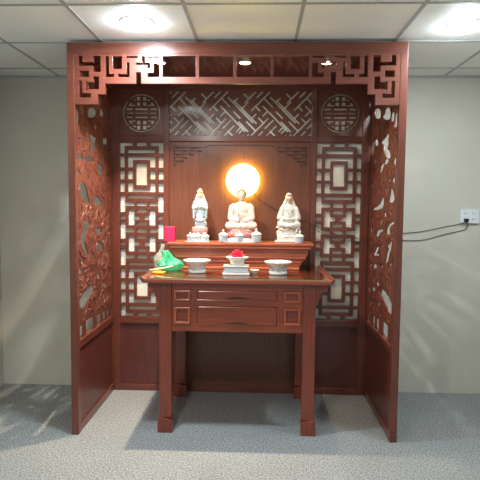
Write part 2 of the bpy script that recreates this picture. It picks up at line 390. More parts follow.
# side screens
def side(s, holes, slots):
    xi = s*.994; xo = s*1.036
    X0, X1 = sorted((xi, xo))
    MB().box(X0, X1, .045, .81, .555, .605).build('side_rail', M['wy'], A, bevel=.003)
    MB().box(X0, X1, .045, .81, 0, .055).build('side_rail', M['wy'], A, bevel=.003)
    a, b = sorted((s*1.004, s*1.026))
    MB().box(a, b, .045, .81, .05, .56).build('lower_panel', M['low'], A)
    # carved openwork
    outer = [(.045, .603), (.81, .603), (.81, 2.387), (.045, 2.387)]
    def shift(h):
        m_ = sum(p[0] for p in h)/len(h); k_ = .014 if s < 0 else .026
        return [(min(.803, p[0]+k_), p[1]) if p[0] > m_ else p for p in h]
    rj = random.Random(40 if s < 0 else 41)
    def ragged(h):                       # leafy, nibbled outline
        out = []
        for i_ in range(len(h)):
            p, q = h[i_], h[(i_+1) % len(h)]; L = math.hypot(q[0]-p[0], q[1]-p[1]); n_ = max(1, int(L/.022))
            for k_ in range(n_):
                t_ = k_/n_; j_ = .0055 if k_ % 2 else -.002
                nx, ny = (q[1]-p[1])/(L+1e-9), -(q[0]-p[0])/(L+1e-9)
                out.append((p[0]+(q[0]-p[0])*t_+nx*j_+rj.uniform(-.002, .002), p[1]+(q[1]-p[1])*t_+ny*j_+rj.uniform(-.002, .002)))
        return [(min(.798, max(.052, x_)), min(2.375, max(.725, y_))) for x_, y_ in out]
    def seg(p, q, r, t):
        o_ = lambda a, b_, c: (b_[0]-a[0])*(c[1]-a[1])-(b_[1]-a[1])*(c[0]-a[0])
        return o_(p, q, r)*o_(p, q, t) <= 1e-12 and o_(r, t, p)*o_(r, t, q) <= 1e-12
    def crossing(A_, B_, same=False):
        n_, m_ = len(A_), len(B_)
        for i_ in range(n_):
            for j_ in range(m_):
                if same and (j_ <= i_+1 or (i_ == 0 and j_ == n_-1)): continue
                if seg(A_[i_], A_[(i_+1) % n_], B_[j_], B_[(j_+1) % m_]): return True
        return False
    def grow(h, f_):
        cx_ = sum(p[0] for p in h)/len(h); cy_ = sum(p[1] for p in h)/len(h)
        return [(cx_+(p[0]-cx_)*f_, cy_+(p[1]-cy_)*f_) for p in h]
    def lim(h): return [(min(.797, max(.053, q_[0])), q_[1]) for q_ in h]
    hs = []
    for h in holes:
        s1, s0 = smooth_poly(lim(shift(h)), 2), smooth_poly(lim(h), 2)
        for cnd in (ragged(s1), ragged(s1), s1, ragged(s0), s0, grow(s1, .9), grow(s0, .85), grow(s0, .7), smooth_poly(lim(h), 3)):
            if min(p[0] for p in cnd) < .05 or max(p[0] for p in cnd) > .80: cnd = lim(cnd)
            if not crossing(cnd, cnd, True) and not any(crossing(cnd, o_) for o_ in hs): hs.append(cnd); break
    def dist_ok(c_, r_):
        return all(min(math.hypot(c_[0]-v_[0], c_[1]-v_[1]) for v_ in h_) > r_ for h_ in hs) and not any(inpoly(c_, h_) for h_ in hs)
    def inpoly(p, h):
        ins = False
        for i_ in range(len(h)):
            ax, ay = h[i_]; bx, by = h[(i_+1) % len(h)]
            if (ay > p[1]) != (by > p[1]) and p[0] < (bx-ax)*(p[1]-ay)/(by-ay)+ax: ins = not ins
        return ins
    for _ in range(1200):
        c_ = (rj.uniform(.09, .76), rj.uniform(.76, 2.33)); w_ = rj.uniform(.010, .020) if s < 0 else rj.uniform(.014, .024); l_ = rj.uniform(.014, .045)
        if dist_ok(c_, .058) and len(hs) < (60 if s < 0 else 44):
            a_ = rj.uniform(-.5, .5)
            leaf = ([(c_[0]+w_*math.cos(k_*PI/4)*(1-.4*(k_ % 2))+a_*l_*math.sin(k_*PI/4), c_[1]+l_*math.sin(k_*PI/4)) for k_ in range(8)])
            if not crossing(leaf, leaf, True) and not any(crossing(leaf, o_) for o_ in hs): hs.append(leaf)
    hs = hs+[[(p, q), (r, q), (r, t), (p, t)] for p, r, q, t in slots]
    me = cut2d(outer, hs, .007)
    xm = s*1.008
    remap(me, lambda c: Vector((xm+c.z, c.x, c.y)))
    cpv = [tuple(v.co) for v in me.vertices]; cpf = [tuple(p.vertices) for p in me.polygons]
    # relief: swirling scaled ridges, leaves and curls on the solid wood
    allh = hs
    def clear(p, r):
        if not (.05+r < p[0] < .805-r and .69+r < p[1] < 2.38): return False
        for h in allh:
            n = len(h); ins = False
            for i in range(n):
                ax, ay = h[i]; bx, by = h[(i+1) % n]
                if (ay > p[1]) != (by > p[1]) and p[0] < (bx-ax)*(p[1]-ay)/(by-ay)+ax: ins = not ins
                L2 = (bx-ax)**2+(by-ay)**2
                t = 0 if L2 == 0 else max(0, min(1, ((p[0]-ax)*(bx-ax)+(p[1]-ay)*(by-ay))/L2))
                if math.hypot(p[0]-ax-t*(bx-ax), p[1]-ay-t*(by-ay)) < r: return False
            if ins: return False
        return True
    rnd = random.Random(11 if s < 0 else 23)
    mb = MB()
    def strokes(n, lmin, lmax, rad, curl):
        for _ in range(n):
            p = (rnd.uniform(.06, .79), rnd.uniform(.7, 2.37))
            ang = noise.noise(Vector((p[0]*2.2, p[1]*1.6, s*3.)))*5+rnd.uniform(-.4, .4)
            L = rnd.uniform(lmin, lmax); k = rnd.uniform(-curl, curl); pts = []; a = ang; q = p; N = 9; ok = True
            for i in range(N):
                if not clear(q, rad*1.25): ok = False; break
                pts.append(q); a += k*L/N; q = (q[0]+math.cos(a)*L/N, q[1]+math.sin(a)*L/N)
            if len(pts) < 4: continue
            n2 = len(pts)
            rr = [max(.0012, rad*math.sin(PI*(i+.6)/(n2+.2))**.7) for i in range(n2)]
            for side_ in (-1,):
                X = xm-s*.0032
                i0 = len(mb.v); mb.tube([(X, c[0], c[1]) for c in pts], rr, 6)
                for i_ in range(i0, len(mb.v)):
                    w_ = mb.v[i_]; mb.v[i_] = (X+(w_[0]-X)*.55, w_[1], w_[2])
    strokes(260, .08, .2, .011, 14)
    strokes(600, .04, .11, .007, 26)
    strokes(900, .02, .05, .005, 40)
    full = MB().add(cpv, cpf).add(mb.v, mb.f)
    return full.build('carved_panel', M['carve'], A)
LH = [[(.042,2.104),(.097,2.091),(.106,2.006),(.071,1.981),(.038,1.988)],[(.291,2.136),(.437,2.163),(.463,2.116),(.366,2.073),(.276,2.067)],[(.566,2.187),(.626,2.171),(.609,2.127),(.535,2.119)],[(.311,1.972),(.362,1.958),(.472,1.959),(.429,1.928),(.414,1.882),(.371,1.826),(.319,1.830),(.361,1.902)],[(.620,1.979),(.714,1.986),(.696,1.933),(.603,1.926)],[(.042,1.810),(.133,1.811),(.180,1.783),(.074,1.767)],[(.180,1.800),(.318,1.817),(.411,1.787),(.317,1.770),(.216,1.778)],[(.452,1.781),(.568,1.782),(.581,1.710),(.521,1.688),(.465,1.738)],[(.061,1.718),(.129,1.690),(.094,1.680),(.049,1.701)],[(.115,1.617),(.186,1.637),(.234,1.589),(.257,1.531),(.294,1.480),(.231,1.497),(.111,1.529)],[(.417,1.551),(.487,1.543),(.574,1.490),(.514,1.480),(.414,1.480),(.388,1.524)],[(.177,1.381),(.264,1.370),(.276,1.336),(.237,1.308),(.185,1.248),(.196,1.205),(.243,1.134),(.194,1.155),(.147,1.209),(.113,1.245),(.126,1.285),(.175,1.315)],[(.423,1.321),(.538,1.307),(.552,1.269),(.478,1.264),(.422,1.294)],[(.462,1.220),(.549,1.195),(.609,1.144),(.431,1.151)],[(.132,1.120),(.167,1.095),(.119,1.089)],[(.332,.935),(.349,.885),(.276,.851),(.207,.824),(.156,.794),(.078,.816),(.064,.862),(.160,.894),(.244,.914)],[(.560,.900),(.664,.884),(.642,.855),(.580,.872)],[(.072,1.072),(.118,1.056),(.101,1.031),(.067,1.041)],[(.445,.990),(.495,.971),(.486,.942),(.440,.954)]]
RH = [[(.577,2.193),(.512,2.120),(.568,2.112),(.689,2.141),(.738,2.205)],[(.464,2.116),(.404,2.118),(.374,2.155),(.272,2.136),(.247,2.051),(.418,2.087)],[(.205,2.099),(.152,2.090),(.165,2.022),(.220,2.038)],[(.112,2.075),(.040,2.073),(.044,1.987),(.101,1.980),(.142,1.998),(.122,2.038)],[(.085,1.967),(.042,1.964),(.053,1.939),(.089,1.946)],[(.952,2.157),(.883,2.150),(.874,2.077),(.935,2.091)],[(.679,1.985),(.589,1.969),(.584,1.919),(.664,1.929)],[(.473,1.941),(.385,1.947),(.303,1.974),(.262,1.960),(.298,1.928),(.278,1.901),(.324,1.869),(.240,1.852),(.218,1.797),(.334,1.808),(.374,1.854),(.397,1.907),(.464,1.927)],[(.775,1.979),(.702,1.970),(.698,1.868),(.783,1.867)],[(.370,1.824),(.236,1.815),(.217,1.789),(.296,1.767),(.383,1.783),(.449,1.732),(.519,1.692),(.560,1.721),(.530,1.786),(.366,1.785)],[(.138,1.778),(.082,1.805),(.043,1.797),(.045,1.736),(.089,1.739)],[(.172,1.610),(.116,1.576),(.088,1.517),(.202,1.510),(.205,1.538)],[(.738,1.676),(.683,1.669),(.751,1.602),(.795,1.607)],[(.411,1.558),(.363,1.544),(.367,1.489),(.455,1.467),(.670,1.456),(.672,1.475),(.514,1.489),(.462,1.524)],[(.549,1.291),(.513,1.315),(.385,1.334),(.358,1.319),(.455,1.305),(.469,1.269),(.538,1.263)],[(.218,1.367),(.156,1.385),(.065,1.392),(.065,1.384),(.139,1.371),(.173,1.344),(.162,1.300),(.227,1.301),(.278,1.314)],[(.176,1.287),(.128,1.274),(.137,1.217),(.180,1.173),(.221,1.103),(.264,1.102),(.244,1.167),(.200,1.212),(.235,1.230),(.181,1.246)],[(.519,1.203),(.462,1.207),(.496,1.169),(.540,1.147),(.436,1.148),(.530,1.130),(.630,1.124),(.594,1.160)],[(.603,1.067),(.503,1.070),(.538,1.034),(.619,1.028)],[(.345,.920),(.215,.916),(.091,.877),(.051,.813),(.152,.789),(.205,.824),(.285,.853),(.357,.879)],[(.663,.867),(.573,.903),(.539,.874),(.630,.858)],[(.501,.955),(.443,.950),(.440,.920),(.485,.919)]]
side(-1, LH, [(.062, .135, .608, .69), (.20, .355, .608, .70), (.43, .52, .608, .685), (.57, .63, .608, .68), (.675, .72, .608, .675), (.745, .785, .608, .672)])
side(1, RH, [(.05, .118, .608, .70), (.17, .305, .608, .71), (.42, .49, .608, .69), (.55, .605, .608, .68), (.68, .76, .608, .672)])

# back wall of the alcove
YB0, YB1 = .805, .845
for s in (-1, 1):
    a, b = sorted((s*.548, s*.590)); MB().box(a, b, YB0-.004, YB1, 0, 2.39).build('post', M['wz'], A, bevel=.003)
    a, b = sorted((s*.938, s*HI)); MB().box(a, b, YB0-.002, YB1, 0, 2.39).build('post', M['wz'], A, bevel=.003)
    a, b = sorted((s*.590, s*.938))
    for z0, z1 in ((0, .05), (.545, .594), (1.975, 2.018), (2.365, 2.40)):
        MB().box(a, b, YB0, YB1, z0, z1).build('back_rail', M['wx'], A, bevel=.002)
    MB().box(a, b, YB0+.014, YB1-.008, .05, .545).build('lower_panel', M['low'], A)
    # medallion panel
    cx = s*.766; cz = 2.193; R0 = .146
    circ = [(cx+R0*math.cos(2*PI*i/72), cz+R0*math.sin(2*PI*i/72)) for i in range(72)]
    me = cut2d([(a, 2.018), (b, 2.018), (b, 2.365), (a, 2.365)], [circ], .014)
    remap(me, lambda c: Vector((c.x, .829+c.z, c.y)))
    mp = link_mesh('medallion_panel', me, M['back'], A)
    R1 = .137
    disc = [(R1*math.cos(2*PI*i/72), R1*math.sin(2*PI*i/72)) for i in range(72)]
    k = .000749
    H = []
    def rect(x0, x1, y0, y1):
        H.append([(x0*k, y0*k), (x1*k, y0*k), (x1*k, y1*k), (x0*k, y1*k)])
    for sx in (-1, 1):
        for sy in (-1, 1):
            def rr(x0, x1, y0, y1):
                X = sorted((sx*x0, sx*x1)); Y = sorted((sy*y0, sy*y1)); rect(X[0], X[1], Y[0], Y[1])
            rr(14, 50, 128, 168); rr(14, 50, 76, 112)
            rr(94, 160, 34, 50)
            H.append([(sx*62*k, sy*74*k), (sx*138*k, sy*74*k), (sx*128*k, sy*92*k), (sx*108*k, sy*112*k), (sx*96*k, sy*104*k), (sx*106*k, sy*88*k), (sx*62*k, sy*86*k)])
            H.append([(sx*62*k, sy*126*k), (sx*84*k, sy*126*k), (sx*92*k, sy*132*k), (sx*62*k, sy*150*k)])
    for sy in (-1, 1):
        Y = sorted((sy*34, sy*50)); rect(-66, 66, Y[0], Y[1])
    rect(-66, 66, -5, 5); rect(-150, -80, -5, 5); rect(80, 150, -5, 5)
    me = cut2d(disc, H, .012)
    remap(me, lambda c: Vector((cx+c.x, .831+c.z*.7, cz+c.y)))
    md = link_mesh('round_medallion', me, M['back'], mp)
    for q in range(4):
        an = PI/4+q*PI/2; c0 = Vector((math.cos(an), 0, math.sin(an)))
        MB().tube([Vector((cx, .831, cz))+c0*(R1-.004), Vector((cx, .831, cz))+c0*(R0+.004)], .004, 6).build('spoke', M['back'], mp)
    # fretwork screen, openings laid out on a drawing grid
    U = []
    def o4(x0, x1, y0, y1, mx=True, my=True):
        for fx in ((0, 1) if mx else (0,)):
            for fy in ((0, 1) if my else (0,)):
                X = (x0-25, x1-25) if not fx else (210-(x1-25), 210-(x0-25))
                Yv = (y0, y1) if not fy else (922-y1, 922-y0)
                U.append((X[0], X[1], Yv[0], Yv[1]))
    o4(25, 88, 38, 55); o4(25, 50, 38, 90); o4(106, 154, 38, 56, mx=False)
    o4(25, 50, 105, 158); o4(25, 50, 171, 214); o4(25, 50, 227, 275)
    o4(65, 195, 72, 89, mx=False)
    o4(65, 195, 105, 122, mx=False); o4(65, 90, 105, 157); o4(65, 90, 171, 214); o4(65, 90, 227, 275); o4(65, 195, 258, 275, mx=False)
    o4(104, 156, 138, 242, mx=False)
    o4(65, 195, 291, 305, mx=False)
    o4(25, 52, 290, 372); o4(25, 94, 323, 342); o4(106, 154, 323, 342, mx=False)
    o4(66, 94, 358, 436); o4(66, 118, 388, 408); o4(106, 154, 357, 373, mx=False); o4(106, 154, 422, 436, mx=False)
    o4(25, 52, 388, 405)
    o4(25, 52, 420, 502, my=False); o4(25, 94, 452, 470, my=False); o4(106, 154, 452, 470, mx=False, my=False)
    sub = [(a+(q[0])/210*(b-a)+0*0, a+(q[1])/210*(b-a), 1.283+(461-q[3])*.001617, 1.283+(461-q[2])*.001617) for q in U]
    MB().fret([(a-.004, b+.004, .590, 1.979)], [(max(a+.004, q[0]), min(b-.004, q[1]), max(.602, q[2]), min(1.966, q[3])) for q in sub], .812, .832).build('lattice_screen', M['wz'], A, bevel=.0012)
    MB().box(a, b, .8385, .8425, .58, 2.37).build('backing_sheet', M['backing'], A)
# centre bay
for z0, z1 in ((1.978, 2.020), (2.365, 2.40)):
    MB().box(-.548, .548, YB0, YB1, z0, z1).build('back_rail', M['wx'], A, bevel=.002)
MB().box(-.548, .548, YB0, YB1, 0, .05).build('back_rail', M['wx'], A, bevel=.002)
cpn = MB().box(-.548, .548, .826, .842, .05, 1.978).build('back_panel', M['back'], A)
MB().box(-.548, .548, .8385, .8425, 2.02, 2.37).build('backing_sheet', M['backing'], A)
# diagonal key lattice: slots traced for one repeat, laid side by side, panel cut to the frame
PX = 1.0/127.5/9.6
SEG = [((230, 160), (450, 400)), ((300, 80), (522, 318)), ((350, 215), (405, 275)), ((0-45, 107), (155, 325)), ((70, 310), (152, 388)),
       ((285, 35), (120, 200)), ((235, 90), (310, 170)), ((152, 165), (192, 202)), ((262, 215), (225, 252)), ((420, 355), (378, 397)),
       ((382, 92), (342, 132)), ((482, 128), (412, 198)), ((155, 240), (118, 277)),
       ((270, 280), (95, 455)), ((185, 275), (225, 315)), ((245, 365), (320, 298)), ((345, 350), (240, 458)), ((292, 395), (340, 440)), ((170, 450), (220, 403)), ((0, 310), (80, 400)), ((45, 370), (0, 412)), ((40, 440), (60, 455)), ((60, 455), (90, 430)),
       ((150, 35), (55, 130)), ((45, 50), (82, 90)), ((170, 80), (215, 35))]
def to_ab(x, z): return ((x+z)/math.sqrt(2), (z-x)/math.sqrt(2))
holes = []
hwid = .0064
for rep in range(-3, 4):
    for (p, q) in SEG:
        P = [(((240+(c[0]+400*rep)/9.6)-241)/127.5, 2.37-((88+c[1]/9.6)-89.5)/127.5*1.0) for c in (p, q)]
        if max(P[0][0], P[1][0]) < -.58 or min(P[0][0], P[1][0]) > .58: continue
        a0 = to_ab(*P[0]); a1 = to_ab(*P[1])
        ma = ((a0[0]+a1[0])/2, (a0[1]+a1[1])/2)
        if abs(a0[0]-a1[0]) > abs(a0[1]-a1[1]): holes.append((min(a0[0], a1[0])-hwid, max(a0[0], a1[0])+hwid, ma[1]-hwid, ma[1]+hwid))
        else: holes.append((ma[0]-hwid, ma[0]+hwid, min(a0[1], a1[1])-hwid, max(a0[1], a1[1])+hwid))
mb = MB()
c00 = to_ab(-.56, 2.0); c10 = to_ab(.56, 2.0); c01 = to_ab(-.56, 2.39); c11 = to_ab(.56, 2.39)
amin = c00[0]; amax = c11[0]; bmin = c10[1]; bmax = c01[1]
mb.fret([(amin, amax, bmin, bmax)], holes, .8285, .8355)
mb.v = [((a-b)/math.sqrt(2), y, (a+b)/math.sqrt(2)) for a, y, b in mb.v]
me = bpy.data.meshes.new('diagonal_lattice'); me.from_pydata(mb.v, [], mb.f)
bm = bmesh.new(); bm.from_mesh(me)
for co_, no in (((-.549, 0, 0), (-1, 0, 0)), ((.549, 0, 0), (1, 0, 0)), ((0, 0, 2.019), (0, 0, -1)), ((0, 0, 2.366), (0, 0, 1))):
    bmesh.ops.bisect_plane(bm, geom=bm.verts[:]+bm.edges[:]+bm.faces[:], plane_co=co_, plane_no=no, clear_outer=True)
bm.to_mesh(me); bm.free()
link_mesh('diagonal_lattice', me, M['back'], A)
# key-pattern corner brackets and line carved on the centre panel
def corner(s):
    mb = MB(); t = .0058
    rows = [(0, .235), (.026, .225), (.052, .16), (.078, .115), (.104, .085), (.130, .05)]
    x0 = s*.515; Z = 1.935
    R = []
    for i, (dz, L) in enumerate(rows):
        X = sorted((x0, x0-s*L)); n = max(1, int(L/.05)); st = L/n
        for q in range(n):
            xa, xb = sorted((x0-s*(q*st+.006), x0-s*((q+1)*st-.004))); R.append((xa, xb, Z-dz-t, Z-dz))
            if (q+i) % 2: R.append((xa, xa+t, Z-dz-.020, Z-dz))
            else: R.append((xb-t, xb, Z-dz-.014, Z-dz))
            if q % 2 == i % 2: R.append((xa+.012, xb-.008, Z-dz-.014, Z-dz-.014+t))
    X = sorted((x0, x0-s*t)); R.append((X[0], X[1], Z-.155, Z))
    mb.fret(R, [], .8235, .8265)
    return mb.build('corner_fret', M['groove'], cpn)
corner(-1); corner(1)
MB().fret([(-.25, .25, 1.944, 1.950), (-.27, -.25, 1.935, 1.941), (.25, .27, 1.935, 1.941), (-.252, -.247, 1.935, 1.950), (.247, .252, 1.935, 1.950)], [], .8235, .8265).build('carved_line', M['groove'], cpn)

# ------------------------------------------------------------------ halo lamp on the back panel
HX, HZ, HR = .026, 1.676, .127
hl = thing('halo_lamp', 'round glowing yellow halo lamp on the panel behind the seated buddha', 'lamp', (HX, .826, HZ))
def facing(mb):      # turn a z-axis lathe to face the room, centred on the halo
    mb.v = [(HX+x, .0+z, HZ+y) for x, y, z in mb.v]; return mb
facing(MB().lathe([(.001, .790), (HR-.004, .762), (HR, .765), (HR, .769), (.001, .769)], (0, 0, 0), 64)).build('glowing_disc', emis('halo_face', (1, .86, .40, 1), HALO_F), hl)
facing(MB().lathe([(HR-.002, .769), (HR+.001, .771), (HR+.001, .786), (HR-.004, .790), (.001, .790), (.001, .769)], (0, 0, 0), 64)).build('light_ring', emis('halo_edge', (1, .88, .12, 1), HALO_E), hl)
facing(MB().lathe([(.001, .790), (HR*.45, .790), (HR*.45, .826), (.001, .826)], (0, 0, 0), 40)).build('mount', M['trimw'], hl)

# ------------------------------------------------------------------ altar table
TX = .0195; TT = 1.018
T = thing('altar_table', 'tall reddish brown altar table with drawers and upturned ends', 'table', (TX, .42, 0))
MB().box(TX-.60, TX+.60, .02, .80, .992, TT).build('tabletop', M['tx'], T, bevel=.004)
gs = MB().box(TX-.575, TX+.575, .024, .79, TT, TT+.006).build('glass_sheet', M['glass'], T)
MB().box(TX-.575, TX+.575, .0225, .0245, TT+.0005, TT+.0065).build('glass_edge', M['glassedge'], gs)
for s in (-1, 1):
    cx = TX+s*.60
    prof = [(cx-s*.014, TT-.002), (cx-s*.002, TT+.006), (cx+s*.006, TT+.013), (cx+s*.014, TT+.013), (cx+s*.017, TT+.004), (cx+s*.012, TT-.008), (cx, TT-.024), (cx-s*.014, TT-.026)]
    MB().prism(prof, .018, .802).build('upturned_end', M['wy'], T, bevel=.002)
    # leg pairs
    xo = TX+s*.502; xi = TX+s*.422
    a, b = sorted((xo, xi))
    for (y0, y1) in ((.065, .14), (.70, .775)):
        lg = MB().box(a, b, y0, y1, .10, .992).build('leg', M['tz'], T, bevel=.004)
        pr = [(xi-s*.003, 0), (xo+s*.012, 0), (xo+s*.012, .085), (xo+s*.002, .108), (xi-s*.003, .088)]
        MB().prism(pr, y0-.006, y1+.002).build('foot', M['tz'], lg, bevel=.003)
    br = [(xo, .992), (xo, .855), (xo+s*.012, .868), (xo+s*.02, .89), (xo+s*.032, .905), (xo+s*.03, .925), (xo+s*.05, .94), (xo+s*.068, .955), (xo+s*.078, .992)]
    MB().prism(br, .075, .11).build('end_bracket', M['tz'], T, bevel=.002)
    MB().box(a+.008, b-.008, .14, .70, .69, .992).build('side_apron', M['wy'], T)
x0, x1 = TX-.422, TX+.422
AP = [(x0, x1, .672, .992)]
fx = {'fr': ((-.402, -.305), (.305, .402))}
holes = []
for s in (-1, 1):
    for (za, zb) in ((.870, .940), (.722, .832)):
        xa, xb = sorted((TX+s*.405, TX+s*.300)); holes.append((xa, xb, za, zb))
holes += [(TX-.255, TX+.255, .880, .938), (TX-.255, TX+.255, .718, .838)]
ap = MB().fret(AP, holes, .075, .10).build('apron', M['tx'], T, bevel=.003)
for h in holes[:4]:
    a, b, c, d = h
    fm = MB().fret([(a, b, c, d)], [(a+.015, b-.015, c+.015, d-.015)], .064, .092).build('inset_frame', M['tl'], T, bevel=.004)
    MB().box(a+.010, b-.010, .088, .096, c+.010, d-.010).build('inset_panel', M['tx'], fm)
for (a, b, c, d) in holes[4:]:
    dr = MB().box(a+.0015, b-.0015, .070 if d < .9 else .0745, .40, c+.0015, d-.0015).build('drawer', M['tx'], T, bevel=.004)
    yf = .070 if d < .9 else .0745
    zc = c+.010
    MB().prism([(TX-.08, zc+.003), (TX-.05, zc+.003), (TX-.03, zc+.009), (TX+.03, zc+.009), (TX+.05, zc+.003), (TX+.08, zc+.003), (TX+.06, zc-.001), (TX-.06, zc-.001)], yf-.004, yf+.002).build('finger_pull', M['groove'], dr)
MB().box(TX-.41, TX+.41, .73, .75, .69, .992).build('back_apron', M['tx'], T)

# stepped riser
RZ = 1.215; RT = TT+.006
R_ = thing('altar_riser', 'low wooden riser shelf standing at the back of the altar table', 'shelf', (TX, .66, RT))
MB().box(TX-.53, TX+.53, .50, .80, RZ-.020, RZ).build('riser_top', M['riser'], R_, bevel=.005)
def curv(s): return [(TX+s*q, z) for q, z in ((.505, RZ-.02), (.505, RZ-.045), (.492, RZ-.06), (.494, RZ-.08), (.475, RZ-.10), (.468, RZ-.12), (.445, RZ-.14), (.44, RZ-.16), (.425, RZ-.175), (.43, RT))]
pl = curv(1)+curv(-1)[::-1]
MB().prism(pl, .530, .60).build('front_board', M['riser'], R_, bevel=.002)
for (hw, y0, z0, z1) in ((.512, .508, RZ-.040, RZ-.020), (.475, .520, RZ-.112, RZ-.100), (.445, .522, RZ-.142, RZ-.134), (.43, .518, RT, RT+.016)):
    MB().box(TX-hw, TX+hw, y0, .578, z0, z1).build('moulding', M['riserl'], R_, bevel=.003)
for s in (-1, 1):
    a, b = sorted((TX+s*.43, TX+s*.405)); MB().box(a, b, .60, .79, RT, RZ-.02).build('side_board', M['wy'], R_)

# ------------------------------------------------------------------ offering bowls
def bowl(x, y, label):
    prof = [(.001, .0), (.062, .0), (.066, .006), (.064, .020), (.052, .034), (.050, .044), (.058, .056), (.074, .070), (.090, .080), (.096, .090), (.094, .096), (.086, .092), (.070, .082), (.05, .074), (.001, .070)]
    prof = [(p_*.94, q_*.92) for p_, q_ in prof]
    amp = [0, .0, .02, .03, .02, .0, .03, .04, .05, .05, .05, .05, .03, 0, 0]
    o = MB().lathe(prof, (x, y, RT), 96, wave=16, amp=amp).build('offering_bowl', M['porc'], None, smooth=True, loc=(x, y, RT))
    tag(o, label, 'bowl', 'footed white bowls on the altar table')
    mb = MB()
    for i in range(16):
        a = 2*PI*i/16; mb.ell((x+.053*math.cos(a), y+.053*math.sin(a), RT+.033), (.009, .009, .010), nu=8, nv=6)
    mb.build('petal_band', M['porcblue'], o, smooth=True, loc=(x, y, RT))
    return o
bowl(-.268, .315, 'white footed bowl with a scalloped rim beside the green bag')
bowl(.287, .285, 'white footed bowl with a scalloped rim, alone on the right of the table')

# centre stand, flower bowl, little dish
x, y = .005, .25
t = thing('offering_stand', 'white patterned rectangular stand at the middle of the altar table', 'stand', (x, y, RT))
MB().box(x-.090, x+.090, y-.06, y+.06, RT, RT+.016).build('base', M['porc'], t, bevel=.004)
MB().box(x-.080, x+.080, y-.052, y+.052, RT+.016, RT+.054).build('box_body', M['porcblue'], t, bevel=.004)
MB().box(x-.086, x+.086, y-.057, y+.057, RT+.054, RT+.062).build('rim', M['porc'], t, bevel=.003)
zb = RT+.062
o = MB().lathe([(.001, 0), (.045, 0), (.048, .006), (.046, .02), (.052, .034), (.066, .044), (.078, .052), (.077, .057), (.060, .05), (.03, .04), (.001, .038)], (x+.006, y, zb), 48, sy=.7).build('flower_bowl', M['porc'], None, smooth=True, loc=(x+.006, y, zb))
tag(o, 'white flared bowl holding a red flower on the patterned stand', 'bowl')
fl = thing('lotus_flower', 'small crimson flower lying in the middle white bowl', 'flower', (x+.006, y, zb+.04))
FS = 1.45
for ring, (n, rr, tilt, ln) in enumerate(((7, .024, 1.0, .030), (6, .016, .6, .030), (4, .008, .25, .026))):
    for i in range(n):
        a = 2*PI*i/n+ring*.4
        rot = Matrix.Rotation(a, 3, 'Z') @ Matrix.Rotation(tilt, 3, 'Y')
        c = Vector((x+.006+FS*rr*math.cos(a), y+rr*math.sin(a), zb+.060+.012*ring))
        MB().ell(c, (.005, .016, ln*.85), rot, nu=10, nv=7).build('petal', M['flower'], fl, smooth=True, loc=tuple(c))
o = MB().lathe([(.001, 0), (.018, 0), (.02, .004), (.018, .012), (.03, .022), (.034, .026), (.030, .025), (.015, .016), (.001, .014)], (.125, .30, RT+.0), 32).build('small_dish', M['porc'], None, smooth=True, loc=(.125, .30, RT))
tag(o, 'tiny white dish on the table just right of the patterned stand', 'dish')

# ------------------------------------------------------------------ water cups
def cup(x, y, z, sc, label, group):
    t = thing('lidded_cup', label, 'cup', (x, y, z), group)
    sc *= 1.1; P = lambda pr: [(a*sc, b*sc) for a, b in pr]
    MB().lathe(P([(.001, 0), (.024, 0), (.026, .004), (.027, .010), (.030, .030), (.031, .044), (.030, .046), (.001, .046)]), (x, y, z), 28).build('cup_body', M['porcblue'], t, smooth=True, loc=(x, y, z))
    MB().lathe(P([(.034, .046), (.034, .049), (.026, .057), (.012, .064), (.006, .067), (.005, .072), (.008, .077), (.006, .082), (.001, .084)]), (x, y, z), 28).build('lid', M['porc'], t, smooth=True, loc=(x, y, z))
    return t
def tray(x, y, hx, hy, label):
    return tag(MB().lathe([(.001, 0), (.9, 0), (.94, .002), (1.0, .007), (.985, .0085), (.92, .005), (.001, .005)], (0, 0, 0), 48).build('offering_tray', M['porc'], None, smooth=True), label, 'tray', 'small white trays on the riser')
def put(o, x, y, z, hx, hy):
    for v in o.data.vertices: v.co.x *= hx; v.co.y *= hy
    o.location = (x, y, z)
o = tray(0, 0, 0, 0, 'narrow oval white tray under the three small cups at the left'); put(o, -.287, .545, RZ, .097, .035)
o = tray(0, 0, 0, 0, 'long thin white tray under the cups before the middle figure'); put(o, .017, .545, RZ, .165, .036)
G1 = 'small lidded cups before the left figure'; G2 = 'lidded cups before the middle figure'
cup(-.346, .545, RZ+.005, .76, 'small white lidded cup at the left figure, leftmost on its tray', G1)
cup(-.290, .545, RZ+.005, .76, 'small white lidded cup at the left figure, middle of its tray', G1)
cup(-.234, .545, RZ+.005, .76, 'small white lidded cup at the left figure, rightmost on its tray', G1)
cup(-.105, .545, RZ+.005, .98, 'white lidded cup left of the seated buddha', G2)
cup(.012, .535, RZ+.005, .90, 'white lidded cup directly in front of the seated buddha', G2)
cup(.136, .545, RZ+.005, 1.08, 'white lidded cup right of the seated buddha, the tallest of the cups', G2)
cup(.449, .545, RZ, .95, 'white lidded cup at the right foot of the white seated figure', 'lidded cup by the white figure')

